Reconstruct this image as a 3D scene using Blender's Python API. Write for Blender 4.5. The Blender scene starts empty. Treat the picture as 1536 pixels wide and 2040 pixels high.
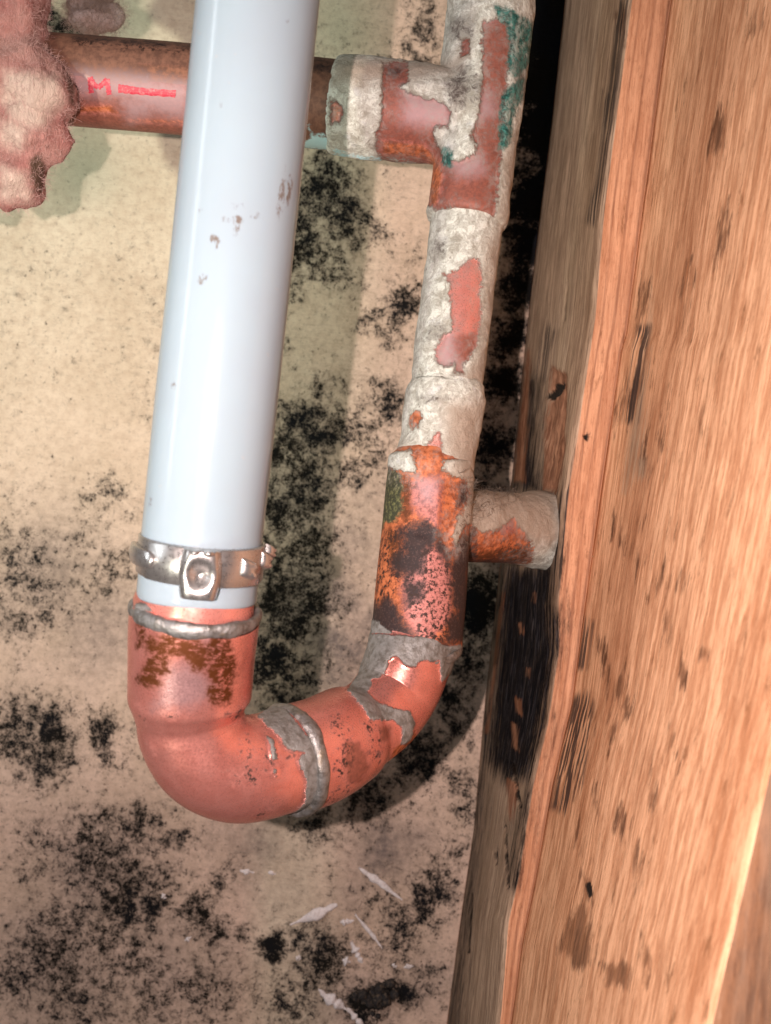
import bpy, bmesh, math, random
import numpy as np
from mathutils import Vector, Matrix
random.seed(7); rng = np.random.default_rng(7)
S = bpy.context.scene
COL = S.collection

# ------------------------------------------------------------------ camera
W0, H0, F = 1536.0, 2040.0, 1664.0          # photograph size, focal length in its pixels
ROLL = math.radians(5.7)
CA, SA = math.cos(ROLL), math.sin(ROLL)
CAM = np.array([0.0, -0.225, 0.30])          # the wall stands at y = 0
cam_d = bpy.data.cameras.new('camera'); cam = bpy.data.objects.new('camera', cam_d); COL.objects.link(cam)
cam.matrix_world = Matrix(((CA, -SA, 0, CAM[0]), (0, 0, -1, CAM[1]), (SA, CA, 0, CAM[2]), (0, 0, 0, 1)))
cam_d.sensor_width = 36; cam_d.sensor_fit = 'AUTO'; cam_d.lens = F/H0*36
cam_d.clip_start = 0.002; cam_d.clip_end = 20
cam_d.dof.use_dof = True; cam_d.dof.focus_distance = 0.145; cam_d.dof.aperture_fstop = 34
S.camera = cam

# ------------------------------------------------------------------ light
w = bpy.data.worlds.new('World'); S.world = w; w.use_nodes = True
w.node_tree.nodes['Background'].inputs[0].default_value = (0.90, 0.95, 1.0, 1)
w.node_tree.nodes['Background'].inputs[1].default_value = 0.02
S.view_settings.view_transform = 'Standard'; S.view_settings.look = 'None'
S.view_settings.exposure = 0.0; S.view_settings.gamma = 1
def aim(o, loc, tgt):
    o.location = loc
    o.rotation_euler = (Vector(tgt)-Vector(loc)).to_track_quat('-Z', 'Y').to_euler()
def P(px, py, d):
    """point seen at photo pixel px,py at depth d (mm)"""
    d = d/1000.0
    xc = (px-768)*d/F; zc = (1020-py)*d/F
    return np.array([CAM[0]+xc*CA-zc*SA, CAM[1]+d, CAM[2]+xc*SA+zc*CA])
def unproj(v):
    q = np.asarray(v)-CAM
    xc = q[..., 0]*CA+q[..., 2]*SA; zc = -q[..., 0]*SA+q[..., 2]*CA; d = q[..., 1]
    d = np.maximum(d, 1e-4)
    return 768+xc*F/d, 1020-zc*F/d
def camoff(x, z, y):                        # mm in camera axes -> world
    return (CAM[0]+(x*CA-z*SA)/1000, CAM[1]+y/1000, CAM[2]+(x*SA+z*CA)/1000)
l = bpy.data.lights.new('phone_lamp', 'SPOT'); lo = bpy.data.objects.new('phone_lamp', l); COL.objects.link(lo)
l.energy = 1.42; l.color = (1.0, 0.79, 0.75); l.shadow_soft_size = 0.0009; l.spot_size = math.radians(140); l.spot_blend = 0.8
aim(lo, camoff(-19, 3, -3), camoff(8, -30, 225))
l = bpy.data.lights.new('work_lamp', 'SPOT'); lo = bpy.data.objects.new('work_lamp', l); COL.objects.link(lo)
l.energy = 11.6; l.color = (1.0, 1.0, 0.84); l.shadow_soft_size = 0.011; l.spot_size = math.radians(26.5); l.spot_blend = 1.0
aim(lo, camoff(-298, -170, -400), camoff(-80, 72, 225))
l = bpy.data.lights.new('window_light', 'AREA'); lo = bpy.data.objects.new('window_light', l); COL.objects.link(lo)
l.energy = 0.26; l.color = (0.90, 0.96, 1.0); l.shape = 'RECTANGLE'; l.size = 0.03; l.size_y = 0.24
aim(lo, camoff(-300, 120, -20), camoff(-30, 0, 120))

# ------------------------------------------------------------------ numpy helpers
def _hash(i, j, k, s):
    n = (i*374761393 + j*668265263 + k*2147483647 + s*1274126177) & 0xffffffff
    n = ((n ^ (n >> 13))*1274126177) & 0xffffffff
    return ((n ^ (n >> 16)) & 0xffff)/65535.0
def vnoise(p, seed=0):
    p = np.asarray(p); i = np.floor(p).astype(np.int64); f = p-i; f = f*f*(3-2*f)
    r = 0
    for dx in (0, 1):
        for dy in (0, 1):
            for dz in (0, 1):
                wgt = (f[:, 0] if dx else 1-f[:, 0])*(f[:, 1] if dy else 1-f[:, 1])*(f[:, 2] if dz else 1-f[:, 2])
                r = r+wgt*_hash(i[:, 0]+dx, i[:, 1]+dy, i[:, 2]+dz, seed)
    return r*2-1
def fbm(p, sc, octv=4, seed=0, rough=.5):      # sc in 1/m
    r = 0; a = 1; t = 0
    for o in range(octv):
        r = r+a*vnoise(p*sc*(2**o)+o*17.3, seed+o); t += a; a *= rough
    return r/t
def sdf(u, v, poly):
    """signed distance in photo pixels, positive inside"""
    poly = np.array(poly, float); n = len(poly)
    best = np.full(u.shape, 1e9); ins = np.zeros(u.shape, bool)
    for i in range(n):
        a = poly[i]; b = poly[(i+1) % n]; e = b-a
        wx = u-a[0]; wy = v-a[1]
        t = np.clip((wx*e[0]+wy*e[1])/max(e@e, 1e-9), 0, 1)
        best = np.minimum(best, (wx-e[0]*t)**2+(wy-e[1]*t)**2)
        c = ((a[1] <= v) & (b[1] > v)) | ((b[1] <= v) & (a[1] > v))
        xi = a[0]+(v-a[1])/(e[1] if abs(e[1]) > 1e-9 else 1e-9)*e[0]
        ins ^= c & (u < xi)
    d = np.sqrt(best)
    return np.where(ins, d, -d)
def polys(u, v, lst):
    r = np.full(u.shape, -200.0)
    for q in lst: r = np.maximum(r, sdf(u, v, q))
    return r
def spots(u, v, lst):                        # ellipses (x, y, rx, ry, angle)
    r = np.full(u.shape, -200.0)
    for (x, y, rx, ry, a) in lst:
        c, s = math.cos(math.radians(a)), math.sin(math.radians(a))
        dx = (u-x)*c+(v-y)*s; dy = -(u-x)*s+(v-y)*c
        q = np.sqrt((dx/rx)**2+(dy/ry)**2)
        r = np.maximum(r, (1-q)*min(rx, ry))
    return r
def Z(ox, oy, k, pts): return [(ox+x*k, oy+y*k) for x, y in pts]

# ------------------------------------------------------------------ object helpers
def prop(o, label=None, cat=None, group=None, kind=None):
    if label: o['label'] = label
    if cat: o['category'] = cat
    if group: o['group'] = group
    if kind: o['kind'] = kind
    return o
def wloc(o):
    t = np.zeros(3)
    while o is not None: t = t+np.array(o.location); o = o.parent
    return t
def thing(name, loc, label, cat, group=None):
    o = bpy.data.objects.new(name, None); COL.objects.link(o); o.location = tuple(loc); o.empty_display_size = .01
    return prop(o, label, cat, group)
def mesh(name, V, Fc, mat, parent=None, attrs=None, smooth=True, origin=None):
    V = np.asarray(V, float)
    base = wloc(parent) if parent else (np.array(origin) if origin is not None else np.zeros(3))
    me = bpy.data.meshes.new(name)
    me.from_pydata((V-base).tolist(), [], [list(map(int, f)) for f in Fc])
    me.update()
    if smooth: me.shade_smooth()
    for k, a in (attrs or {}).items():
        at = me.attributes.new(k, 'FLOAT', 'POINT'); at.data.foreach_set('value', np.ascontiguousarray(a, dtype=np.float32))
    if mat: me.materials.append(mat)
    o = bpy.data.objects.new(name, me); COL.objects.link(o)
    if parent: o.parent = parent
    elif origin is not None: o.location = tuple(origin)
    return o
def vnormals(V, Fc):
    V = np.asarray(V); N = np.zeros_like(V)
    by = {}
    for f in Fc: by.setdefault(len(f), []).append(f)
    for k, fs in by.items():
        if k > 8: continue
        fs = np.array(fs); n = np.cross(V[fs[:, 1]]-V[fs[:, 0]], V[fs[:, 2]]-V[fs[:, 0]])
        for c in range(k): np.add.at(N, fs[:, c], n)
    return N/np.maximum(np.linalg.norm(N, axis=1, keepdims=True), 1e-12)

def path(ctrl, step=0.0004):
    """ctrl rows (px, py, depth, halfwidth px) -> resampled centre line + radii (Catmull-Rom)"""
    C = np.array(ctrl, float)
    p = np.array([P(*c[:3]) for c in C]); r = C[:, 3]*C[:, 2]/1000/F
    q = np.column_stack([p, r])
    out = []
    for i in range(len(q)-1):
        a = q[max(i-1, 0)]; b = q[i]; c = q[i+1]; d = q[min(i+2, len(q)-1)]
        n = max(2, int(np.linalg.norm(c[:3]-b[:3])/step))
        t1 = (c-a); t2 = (d-b)
        la = np.linalg.norm(b[:3]-a[:3]); lb = np.linalg.norm(c[:3]-b[:3]); lc = np.linalg.norm(d[:3]-c[:3])
        m1 = t1*lb/max(la+lb, 1e-9); m2 = t2*lb/max(lb+lc, 1e-9)
        for k in range(n):
            t = k/n
            out.append((2*t**3-3*t*t+1)*b+(t**3-2*t*t+t)*m1+(-2*t**3+3*t*t)*c+(t**3-t*t)*m2)
    out.append(q[-1]); out = np.array(out)
    # radii: linear interpolation keeps the lips crisp
    return out[:, :3], np.maximum(out[:, 3], 1e-5)
def sweep(pts, rad, n=128, cap=True):
    pts = np.asarray(pts); m = len(pts)
    T = np.gradient(pts, axis=0); T /= np.linalg.norm(T, axis=1, keepdims=True)
    ref = np.array([0, -1.0, 0])
    ref = ref-T[0]*(ref@T[0]); ref /= np.linalg.norm(ref)
    V = []
    ang = np.linspace(0, 2*np.pi, n, endpoint=False)
    for i in range(m):
        ref = ref-T[i]*(ref@T[i]); ref /= np.linalg.norm(ref)
        b = np.cross(T[i], ref)
        V.append(pts[i]+rad[i]*(np.cos(ang)[:, None]*ref+np.sin(ang)[:, None]*b))
    V = np.concatenate(V); Fc = []
    for i in range(m-1):
        a = i*n; j = np.arange(n); k = (j+1) % n
        Fc += np.column_stack([a+j, a+k, a+n+k, a+n+j]).tolist()
    if cap:
        c0 = len(V); V = np.vstack([V, pts[0], pts[-1]])
        for j in range(n):
            Fc.append([c0, (j+1) % n, j]); e = (m-1)*n; Fc.append([c0+1, e+j, e+(j+1) % n])
    return V, Fc
def merge(lst):
    V = []; Fc = []; o = 0
    for v, f in lst:
        V.append(np.asarray(v)); Fc += [[i+o for i in q] for q in f]; o += len(v)
    return np.vstack(V), Fc
def remesh(V, Fc, vox, smooth_it=6):
    me = bpy.data.meshes.new('tmp'); sc = 100.0
    me.from_pydata((np.asarray(V)*sc).tolist(), [], Fc)
    o = bpy.data.objects.new('tmp', me); COL.objects.link(o)
    m = o.modifiers.new('r', 'REMESH'); m.mode = 'VOXEL'; m.voxel_size = vox*sc
    if smooth_it:
        s = o.modifiers.new('s', 'SMOOTH'); s.factor = .5; s.iterations = smooth_it
    ev = o.evaluated_get(bpy.context.evaluated_depsgraph_get()); m2 = ev.to_mesh()
    n = len(m2.vertices); v = np.empty(n*3, np.float32); m2.vertices.foreach_get('co', v)
    f = [list(p.vertices) for p in m2.polygons]
    ev.to_mesh_clear(); bpy.data.objects.remove(o); bpy.data.meshes.remove(me)
    return v.reshape(-1, 3).astype(float)/sc, f

# ------------------------------------------------------------------ material helpers
class NT:
    def __init__(s, name):
        s.m = bpy.data.materials.new(name); s.m.use_nodes = True; s.t = s.m.node_tree
        s.b = s.t.nodes['Principled BSDF']; s._co = None
    def new(s, ty): return s.t.nodes.new(ty)
    def link(s, a, b):
        if isinstance(a, (int, float)): b.default_value = a
        elif isinstance(a, tuple): b.default_value = a if len(a) == 4 or b.type != 'RGBA' else (*a, 1)
        else: s.t.links.new(a, b)
    def co(s):
        if s._co is None: s._co = s.new('ShaderNodeTexCoord').outputs['Object']
        return s._co
    def mapping(s, scale, rot=(0, 0, 0)):
        n = s.new('ShaderNodeMapping'); s.link(s.co(), n.inputs[0]); n.inputs['Scale'].default_value = scale; n.inputs['Rotation'].default_value = rot
        return n.outputs[0]
    def noise(s, scale, detail=6, rough=.55, vec=None, dist=0, off=0):
        n = s.new('ShaderNodeTexNoise'); n.inputs['Scale'].default_value = scale; n.inputs['Detail'].default_value = detail
        n.inputs['Roughness'].default_value = rough; n.inputs['Distortion'].default_value = dist
        v = vec if vec is not None else s.co()
        if off:
            q = s.new('ShaderNodeVectorMath'); q.operation = 'ADD'; s.link(v, q.inputs[0]); q.inputs[1].default_value = (off, off*1.7, -off*.6); v = q.outputs[0]
        s.link(v, n.inputs['Vector']); return n.outputs['Fac']
    def voronoi(s, scale, vec=None):
        n = s.new('ShaderNodeTexVoronoi'); n.inputs['Scale'].default_value = scale; s.link(vec if vec is not None else s.co(), n.inputs['Vector']); return n.outputs['Distance']
    def attr(s, name):
        n = s.new('ShaderNodeAttribute'); n.attribute_name = name; return n.outputs['Fac']
    def math(s, op, a, b=0.0, clamp=False):
        n = s.new('ShaderNodeMath'); n.operation = op; n.use_clamp = clamp; s.link(a, n.inputs[0]); s.link(b, n.inputs[1]); return n.outputs[0]
    def ss(s, x, lo, hi, a=0.0, b=1.0):
        n = s.new('ShaderNodeMapRange'); n.interpolation_type = 'SMOOTHSTEP'; s.link(x, n.inputs['Value'])
        n.inputs['From Min'].default_value = lo; n.inputs['From Max'].default_value = hi; n.inputs['To Min'].default_value = a; n.inputs['To Max'].default_value = b
        return n.outputs['Result']
    def mix(s, f, a, b):
        n = s.new('ShaderNodeMix'); n.data_type = 'RGBA'; s.link(f, n.inputs[0]); s.link(a, n.inputs[6]); s.link(b, n.inputs[7]); return n.outputs[2]
    def mixf(s, f, a, b):
        n = s.new('ShaderNodeMix'); n.data_type = 'FLOAT'; s.link(f, n.inputs[0]); s.link(a, n.inputs[2]); s.link(b, n.inputs[3]); return n.outputs[0]
    def mask(s, name, nz, amp, soft=2.0):
        """threshold of a pixel-distance attribute roughened by a noise"""
        return s.ss(s.math('ADD', s.attr(name), s.math('MULTIPLY', s.math('SUBTRACT', nz, .5), amp)), -soft, soft)
    def bump(s, h, strength, dist):
        n = s.new('ShaderNodeBump'); n.inputs['Strength'].default_value = strength; n.inputs['Distance'].default_value = dist
        s.link(h, n.inputs['Height']); s.link(n.outputs[0], s.b.inputs['Normal'])
    def out(s, col=None, rough=None, metal=None, **kw):
        if col is not None: s.link(col, s.b.inputs['Base Color'])
        if rough is not None: s.link(rough, s.b.inputs['Roughness'])
        if metal is not None: s.link(metal, s.b.inputs['Metallic'])
        for k, v in kw.items(): s.link(v, s.b.inputs[k.replace('_', ' ')])
        return s.m

# -- wall paper with mould, its black also used for painted shade
t = NT('moldy_drywall_paper')
fine = t.noise(2600, 5, .7); mid = t.noise(420, 6, .65); big = t.noise(45, 4)
fib = t.noise(700, 5, .7, t.mapping((.35, 1, 1.6), (0, .2, 0)))
col = t.mix(t.attr('yellow'), (.765, .59, .465), (.77, .705, .53))
col = t.mix(t.ss(big, .35, .7, 0, .35), col, (.50, .40, .27))
col = t.mix(t.ss(mid, .35, .75, 0, .4), col, (.40, .29, .20))
col = t.mix(t.ss(fib, .52, .75, 0, .45), col, (.36, .29, .21))
col = t.mix(t.ss(fine, .55, .8, 0, .30), col, (.85, .74, .58))
col = t.mix(t.math('MULTIPLY', t.attr('green'), .5), col, (.42, .46, .34))
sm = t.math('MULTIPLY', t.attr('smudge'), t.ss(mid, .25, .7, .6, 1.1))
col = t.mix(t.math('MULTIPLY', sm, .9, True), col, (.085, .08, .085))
mdv = t.attr('mold_shade')
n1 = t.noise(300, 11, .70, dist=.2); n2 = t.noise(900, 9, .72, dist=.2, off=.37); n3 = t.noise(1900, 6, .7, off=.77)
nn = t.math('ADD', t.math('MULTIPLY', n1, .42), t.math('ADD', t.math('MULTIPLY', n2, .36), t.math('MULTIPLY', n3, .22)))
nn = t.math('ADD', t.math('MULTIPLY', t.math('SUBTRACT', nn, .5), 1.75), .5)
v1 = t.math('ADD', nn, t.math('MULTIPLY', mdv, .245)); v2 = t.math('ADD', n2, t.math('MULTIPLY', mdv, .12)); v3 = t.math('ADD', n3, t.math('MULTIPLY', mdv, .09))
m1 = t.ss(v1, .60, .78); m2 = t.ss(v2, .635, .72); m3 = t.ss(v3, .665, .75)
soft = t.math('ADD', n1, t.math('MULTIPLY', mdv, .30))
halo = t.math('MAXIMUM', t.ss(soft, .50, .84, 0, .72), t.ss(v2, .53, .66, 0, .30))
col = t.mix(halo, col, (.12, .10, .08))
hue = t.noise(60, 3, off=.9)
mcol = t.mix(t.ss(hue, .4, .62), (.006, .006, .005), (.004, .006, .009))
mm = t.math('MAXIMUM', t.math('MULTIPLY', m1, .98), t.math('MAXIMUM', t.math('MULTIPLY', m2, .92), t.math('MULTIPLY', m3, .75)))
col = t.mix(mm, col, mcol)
h = t.math('ADD', t.math('MULTIPLY', fine, .5), t.math('ADD', t.math('MULTIPLY', fib, .6), t.math('MULTIPLY', mm, t.math('MULTIPLY', n2, 1.5))))
t.bump(h, .55, .0005)
WALL = t.out(col, .9, 0.0, Specular_IOR_Level=.08)

# -- copper with solder, dirt and lime crust
t = NT('weathered_copper')
na = t.noise(900, 8, .68); nb = t.noise(330, 6, .6, off=.21); nc = t.noise(3000, 5, .7, off=.55); nd = t.noise(1500, 8, .75, off=.8)
swirl = t.noise(520, 10, .74, dist=.55, off=.11); streaky = t.noise(700, 8, .75, t.mapping((1.6, 1.6, .45)), dist=.8, off=.41)
col = t.mix(t.ss(nb, .3, .7), (.74, .305, .255), (.66, .245, .20))
col = t.mix(t.ss(na, .52, .8, 0, .4), col, (.42, .135, .095)); col = t.mix(t.ss(t.noise(1400, 4, .6, t.mapping((.25, 1, 2.2), (0, .5, 0)), off=.6), .6, .72, 0, .35), col, (.74, .40, .33)); col = t.mix(t.ss(t.noise(160, 5, .65, off=.73), .5, .72, 0, .5), col, (.40, .15, .12))
ora = t.mask('orange', na, 30, 6); col = t.mix(ora, col, t.mix(t.ss(na, .38, .62), (.60, .19, .075), (.25, .065, .022)))
red = t.mask('red', na, 26, 8); col = t.mix(red, col, t.mix(t.ss(nd, .35, .65), (.31, .105, .072), (.19, .065, .045)))
umb = t.mask('umber', nb, 30, 10); col = t.mix(t.math('MULTIPLY', umb, .85), col, t.mix(t.ss(na, .35, .65), (.25, .13, .085), (.12, .065, .045))); pink = t.mask('pink', nd, 70, 12); col = t.mix(pink, col, t.mix(t.ss(nd, .42, .62), (.52, .21, .18), (.20, .075, .065)))
lil = t.mask('lilac', na, 40, 22); col = t.mix(t.math('MULTIPLY', lil, .6), col, (.46, .34, .36))
brn = t.math('MULTIPLY', t.mask('brown', nd, 50, 8), t.ss(t.noise(900, 9, .8, t.mapping((.7, 1, 1.5)), off=.33), .37, .50)); col = t.mix(brn, col, t.mix(nb, (.075, .022, .006), (.16, .05, .014)))
grn = t.mask('green', na, 30, 5); col = t.mix(grn, col, t.mix(t.ss(nd, .45, .7), (.035, .04, .02), (.22, .23, .09)))
drk = t.math('MULTIPLY', t.math('MINIMUM', t.mask('dark', t.math('ADD', t.math('MULTIPLY', nd, .5), t.math('MULTIPLY', nb, .5)), 90, 16), t.ss(t.math('ADD', t.math('MULTIPLY', nc, .3), t.math('ADD', t.math('MULTIPLY', nd, .5), t.math('MULTIPLY', t.attr('dark'), .02))), .30, .46)), .97); col = t.mix(drk, col, t.mix(t.ss(nc, .5, .75), (.013, .010, .011), (.10, .065, .06)))
spk = t.math('MULTIPLY', t.mask('speck', nb, 50, 8), t.ss(t.math('ADD', t.math('MULTIPLY', nd, .6), t.math('MULTIPLY', na, .4)), .50, .55)); col = t.mix(spk, col, (.028, .012, .008))
sld = t.mask('solder', na, 20, 1.5); scol = t.mix(t.ss(na, .4, .65), (.25, .255, .245), (.13, .125, .11)); col = t.mix(sld, col, scol)
cr = t.mask('crust', t.math('ADD', t.math('MULTIPLY', nd, .45), t.math('MULTIPLY', na, .55)), 44, 2.6)
ccol = t.mix(t.ss(swirl, .36, .56), (.36, .36, .30), (.72, .77, .69)); ccol = t.mix(t.ss(streaky, .54, .68, 0, .7), ccol, (.27, .265, .22)); ccol = t.mix(t.ss(streaky, .47, .30, 0, .6), ccol, (.70, .70, .67))
ccol = t.mix(t.ss(nd, .57, .67, 0, .7), ccol, (.18, .16, .12))
ccol = t.mix(t.ss(nb, .58, .72, 0, .5), ccol, (.68, .73, .74))
soot = t.mask('soot', nd, 50, 10); ccol = t.mix(t.math('MULTIPLY', soot, t.ss(swirl, .35, .6)), ccol, (.11, .095, .08))
dust = t.mask('dust', nb, 30, 25); ccol = t.mix(dust, ccol, t.mix(swirl, (.30, .25, .19), (.56, .49, .40)))
cre = t.ss(swirl, .485, .50); cre2 = t.ss(swirl, .515, .50); line = t.math('MULTIPLY', cre, cre2); ccol = t.mix(t.math('MULTIPLY', line, .6), ccol, (.22, .20, .16))
film = t.math('MULTIPLY', t.ss(t.math('ADD', t.attr('crust'), t.math('MULTIPLY', t.math('SUBTRACT', nd, .5), 110)), -42, 4), t.ss(swirl, .42, .62, .05, .65)); col = t.mix(film, col, (.36, .33, .30))
rimv = t.math('ABSOLUTE', t.math('ADD', t.attr('crust'), t.math('MULTIPLY', t.math('SUBTRACT', t.math('ADD', t.math('MULTIPLY', nd, .45), t.math('MULTIPLY', na, .55)), .5), 44)))
ccol = t.mix(t.math('MULTIPLY', t.ss(rimv, 7, 1), .35), ccol, (.20, .18, .13))
col = t.mix(cr, col, ccol)
tl = t.mask('teal', na, 26, 4); col = t.mix(t.math('MULTIPLY', tl, t.ss(swirl, .40, .62, 1.0, .55)), col, t.mix(t.ss(nd, .4, .65), (.006, .06, .05), (.05, .27, .23)))
cy = t.mask('cyan', na, 30, 4); col = t.mix(cy, col, t.mix(na, (.42, .74, .80), (.60, .88, .92)))
nonmet = t.math('MAXIMUM', t.math('MAXIMUM', cr, t.math('MAXIMUM', tl, cy)), t.math('MAXIMUM', drk, t.math('MAXIMUM', grn, spk)))
metal = t.math('MULTIPLY', t.math('SUBTRACT', 1.0, nonmet, True), t.mixf(sld, t.attr('shine'), .35))
duller = t.math('MULTIPLY', t.math('MAXIMUM', t.math('MAXIMUM', ora, red), pink), .75)
metal = t.math('MULTIPLY', metal, t.math('SUBTRACT', 1.0, t.math('MULTIPLY', duller, .7)))
rough = t.mixf(t.math('MAXIMUM', nonmet, duller), t.mixf(sld, t.mixf(brn, t.ss(nc, .3, .8, .24, .42), .55), .45), .72)
h = t.math('ADD', t.math('MULTIPLY', nc, t.mixf(cr, .03, .15)), t.math('ADD', t.math('MULTIPLY', na, .12), t.math('MULTIPLY', cr, t.math('ADD', t.math('MULTIPLY', swirl, 2.2), t.math('MULTIPLY', nd, 1.4)))))
h = t.math('ADD', h, t.math('MULTIPLY', sld, t.math('ADD', .6, t.math('MULTIPLY', na, 1.0))))
t.bump(h, .65, .00040)
COPPER = t.out(col, rough, metal, Specular_IOR_Level=.45)

# -- plain bright copper stub, solder
t = NT('grey_solder')
na = t.noise(1100, 7, .65); nb = t.noise(350, 4)
col = t.mix(t.ss(na, .35, .7), (.31, .315, .31), (.14, .135, .12)); col = t.mix(t.ss(nb, .55, .7, 0, .5), col, (.33, .27, .19))
t.bump(na, .6, .0004); SOLDER = t.out(col, .42, .7)

# -- white plastic
t = NT('white_plastic')
na = t.noise(1300, 8, .75, t.mapping((1, 1, .5))); nb = t.noise(70, 3); nc = t.noise(500, 4)
sc_ = t.mask('scuff', na, 22, 3)
col = t.mix(t.ss(nb, .35, .7, 0, 1), (.285, .37, .415), (.28, .355, .40))
col = t.mix(t.math('MULTIPLY', t.math('MULTIPLY', sc_, t.ss(na, .45, .56)), .8), col, (.12, .075, .045))
col = t.mix(t.ss(nc, .70, .74, 0, .22), col, (.40, .36, .32))
t.bump(nc, .06, .0002)
PLASTIC = t.out(col, t.ss(nb, .3, .7, .16, .22), 0.0, Specular_IOR_Level=.25, Subsurface_Weight=.25, Subsurface_Scale=.004, Subsurface_Radius=(1.0, .8, .6))

# -- steel
t = NT('clamp_steel')
na = t.noise(400, 4, .5, t.mapping((1, 1, 9))); nb = t.noise(1600, 6, .7)
col = t.mix(na, (.60, .59, .57), (.46, .45, .44)); col = t.mix(t.ss(nb, .6, .75, 0, .35), col, (.16, .14, .12))
t.bump(nb, .15, .0002); STEEL = t.out(col, t.ss(nb, .3, .7, .24, .38), .9)

# -- red marker
t = NT('red_marker_ink'); na = t.noise(1500, 6, .7)
INK = t.out(t.mix(t.ss(na, .45, .7), (.50, .03, .06), (.66, .20, .20)), .5, 0.0)

# -- wood
def wood(name, base, dark, pale, strength=1.0):
    t = NT(name)
    vec = t.mapping((1, 1, .07)); vec2 = t.mapping((1, 1, .012))
    g1 = t.noise(850, 8, .62, vec); g2 = t.noise(130, 5, .6, vec2, dist=.6, off=.3); g3 = t.noise(1800, 5, .7, vec, off=.7)
    bl = t.noise(60, 5, .6, t.mapping((1, 1, .45)), off=.15); sp = t.noise(420, 8, .7, t.mapping((1, 1, .28)), off=.44)
    col = t.mix(t.ss(g1, .38, .60), tuple(c*.86 for c in base), pale)
    col = t.mix(t.ss(g2, .47, .66, 0, .42*strength), col, dark); g4 = t.noise(2600, 4, .7, t.mapping((1, 1, .25)), off=.27); col = t.mix(t.ss(g4, .54, .70, 0, .45), col, dark); col = t.mix(t.ss(g4, .44, .34, 0, .35), col, pale)
    col = t.mix(t.ss(g3, .50, .72, 0, .65), col, dark)
    col = t.mix(t.ss(bl, .50, .75, 0, .5), col, tuple(c*.6 for c in base))
    col = t.mix(t.ss(sp, .56, .70, 0, .75), col, (.20, .085, .032)); col = t.mix(t.ss(sp, .42, .32, 0, .5), col, pale)
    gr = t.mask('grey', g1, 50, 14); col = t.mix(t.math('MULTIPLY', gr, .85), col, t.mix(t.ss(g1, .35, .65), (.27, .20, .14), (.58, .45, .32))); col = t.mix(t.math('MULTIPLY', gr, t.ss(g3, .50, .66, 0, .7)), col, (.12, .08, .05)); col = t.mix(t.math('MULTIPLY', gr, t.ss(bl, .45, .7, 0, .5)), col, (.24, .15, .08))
    st = t.mask('stain_shade', sp, 90, 9); col = t.mix(t.math('MULTIPLY', st, t.ss(g1, .30, .62, .45, .9)), col, t.mix(t.ss(sp, .4, .6), (.20, .085, .035), (.10, .04, .018)))
    stk = t.math('MULTIPLY', t.mask('streak', g1, 40, 10), t.ss(t.noise(900, 3, .5, vec2, off=.2), .44, .54)); col = t.mix(t.math('MULTIPLY', stk, .9), col, (.03, .022, .022))
    mk = t.mask('mold_shade', t.math('ADD', t.math('MULTIPLY', t.noise(420, 9, .78, t.mapping((1, 1, .22)), off=.6), .6), t.math('MULTIPLY', g1, .4)), 230, 26)
    col = t.mix(t.math('MULTIPLY', mk, t.ss(g3, .64, .50, .86, 1.0)), col, t.mix(t.ss(t.math('ADD', t.math('MULTIPLY', g3, .5), t.math('MULTIPLY', sp, .5)), .50, .66), (.005, .005, .007), (.07, .07, .085)))
    rw = t.mask('raw', sp, 44, 4); col = t.mix(rw, col, t.mix(t.ss(sp, .36, .6), (.52, .27, .16), (.20, .085, .045)))
    ln = t.mask('line', g1, 10, 2.2); col = t.mix(t.math('MULTIPLY', ln, .6), col, (.17, .06, .03))
    ck = t.mask('crack', sp, 16, 2); col = t.mix(ck, col, (.012, .008, .006))
    h = t.math('ADD', t.math('MULTIPLY', g1, 1.0), t.math('ADD', t.math('MULTIPLY', g3, .5), t.math('MULTIPLY', g2, .5)))
    t.bump(h, .5, .0006)
    return t.out(col, .74, 0.0, Specular_IOR_Level=t.mixf(mk, .25, .03))
WOOD_A = wood('rough_board_wood', (.60, .295, .16), (.32, .125, .055), (.70, .38, .22))
WOOD_B = wood('planed_stud_wood', (.66, .335, .175), (.36, .14, .055), (.86, .51, .295), 1.0)

# -- insulation, flakes
t = NT('pink_fibreglass'); na = t.noise(900, 8, .7); nb = t.noise(120, 4)
col = t.mix(t.ss(nb, .3, .7), (.50, .215, .19), (.60, .345, .30)); col = t.mix(t.ss(na, .5, .75, 0, .6), col, (.36, .16, .12))
col = t.mix(t.mask('dark', na, 30, 8), col, (.14, .085, .06)); col = t.mix(t.mask('pale', na, 30, 16), col, (.78, .60, .50))
t.bump(t.noise(1300, 8, .75, t.mapping((1, 1, .3), (0, .5, 0)), dist=.8), 1.0, .0012); PINKW = t.out(col, .95, 0.0, Specular_IOR_Level=.1)
t = NT('pink_fibre'); FIBRE = t.out((.66, .42, .38), .7, 0.0)
t = NT('brown_fibreglass'); na = t.noise(900, 8, .7); nb = t.noise(160, 4)
col = t.mix(t.ss(nb, .35, .65), (.34, .24, .20), (.44, .39, .37)); t.bump(na, .8, .0008); BROWNW = t.out(col, .95, 0.0, Specular_IOR_Level=.1)
t = NT('brown_fibre'); FIBREB = t.out((.42, .33, .27), .7, 0.0)
t = NT('white_gypsum'); na = t.noise(1200, 7, .7); nb = t.noise(300, 4)
col = t.mix(t.ss(na, .35, .7), (.80, .78, .77), (.60, .55, .52)); t.bump(na, .6, .0004); GYPSUM = t.out(col, .9, 0.0, Specular_IOR_Level=.2)
t = NT('black_crumb'); na = t.noise(1200, 7, .7)
col = t.mix(t.ss(na, .45, .7), (.012, .012, .013), (.12, .09, .06)); t.bump(na, .8, .0006); CRUMB = t.out(col, .8, 0.0)
t = NT('dust_hair'); HAIR = t.out((.16, .13, .10), .8, 0.0)

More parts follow.
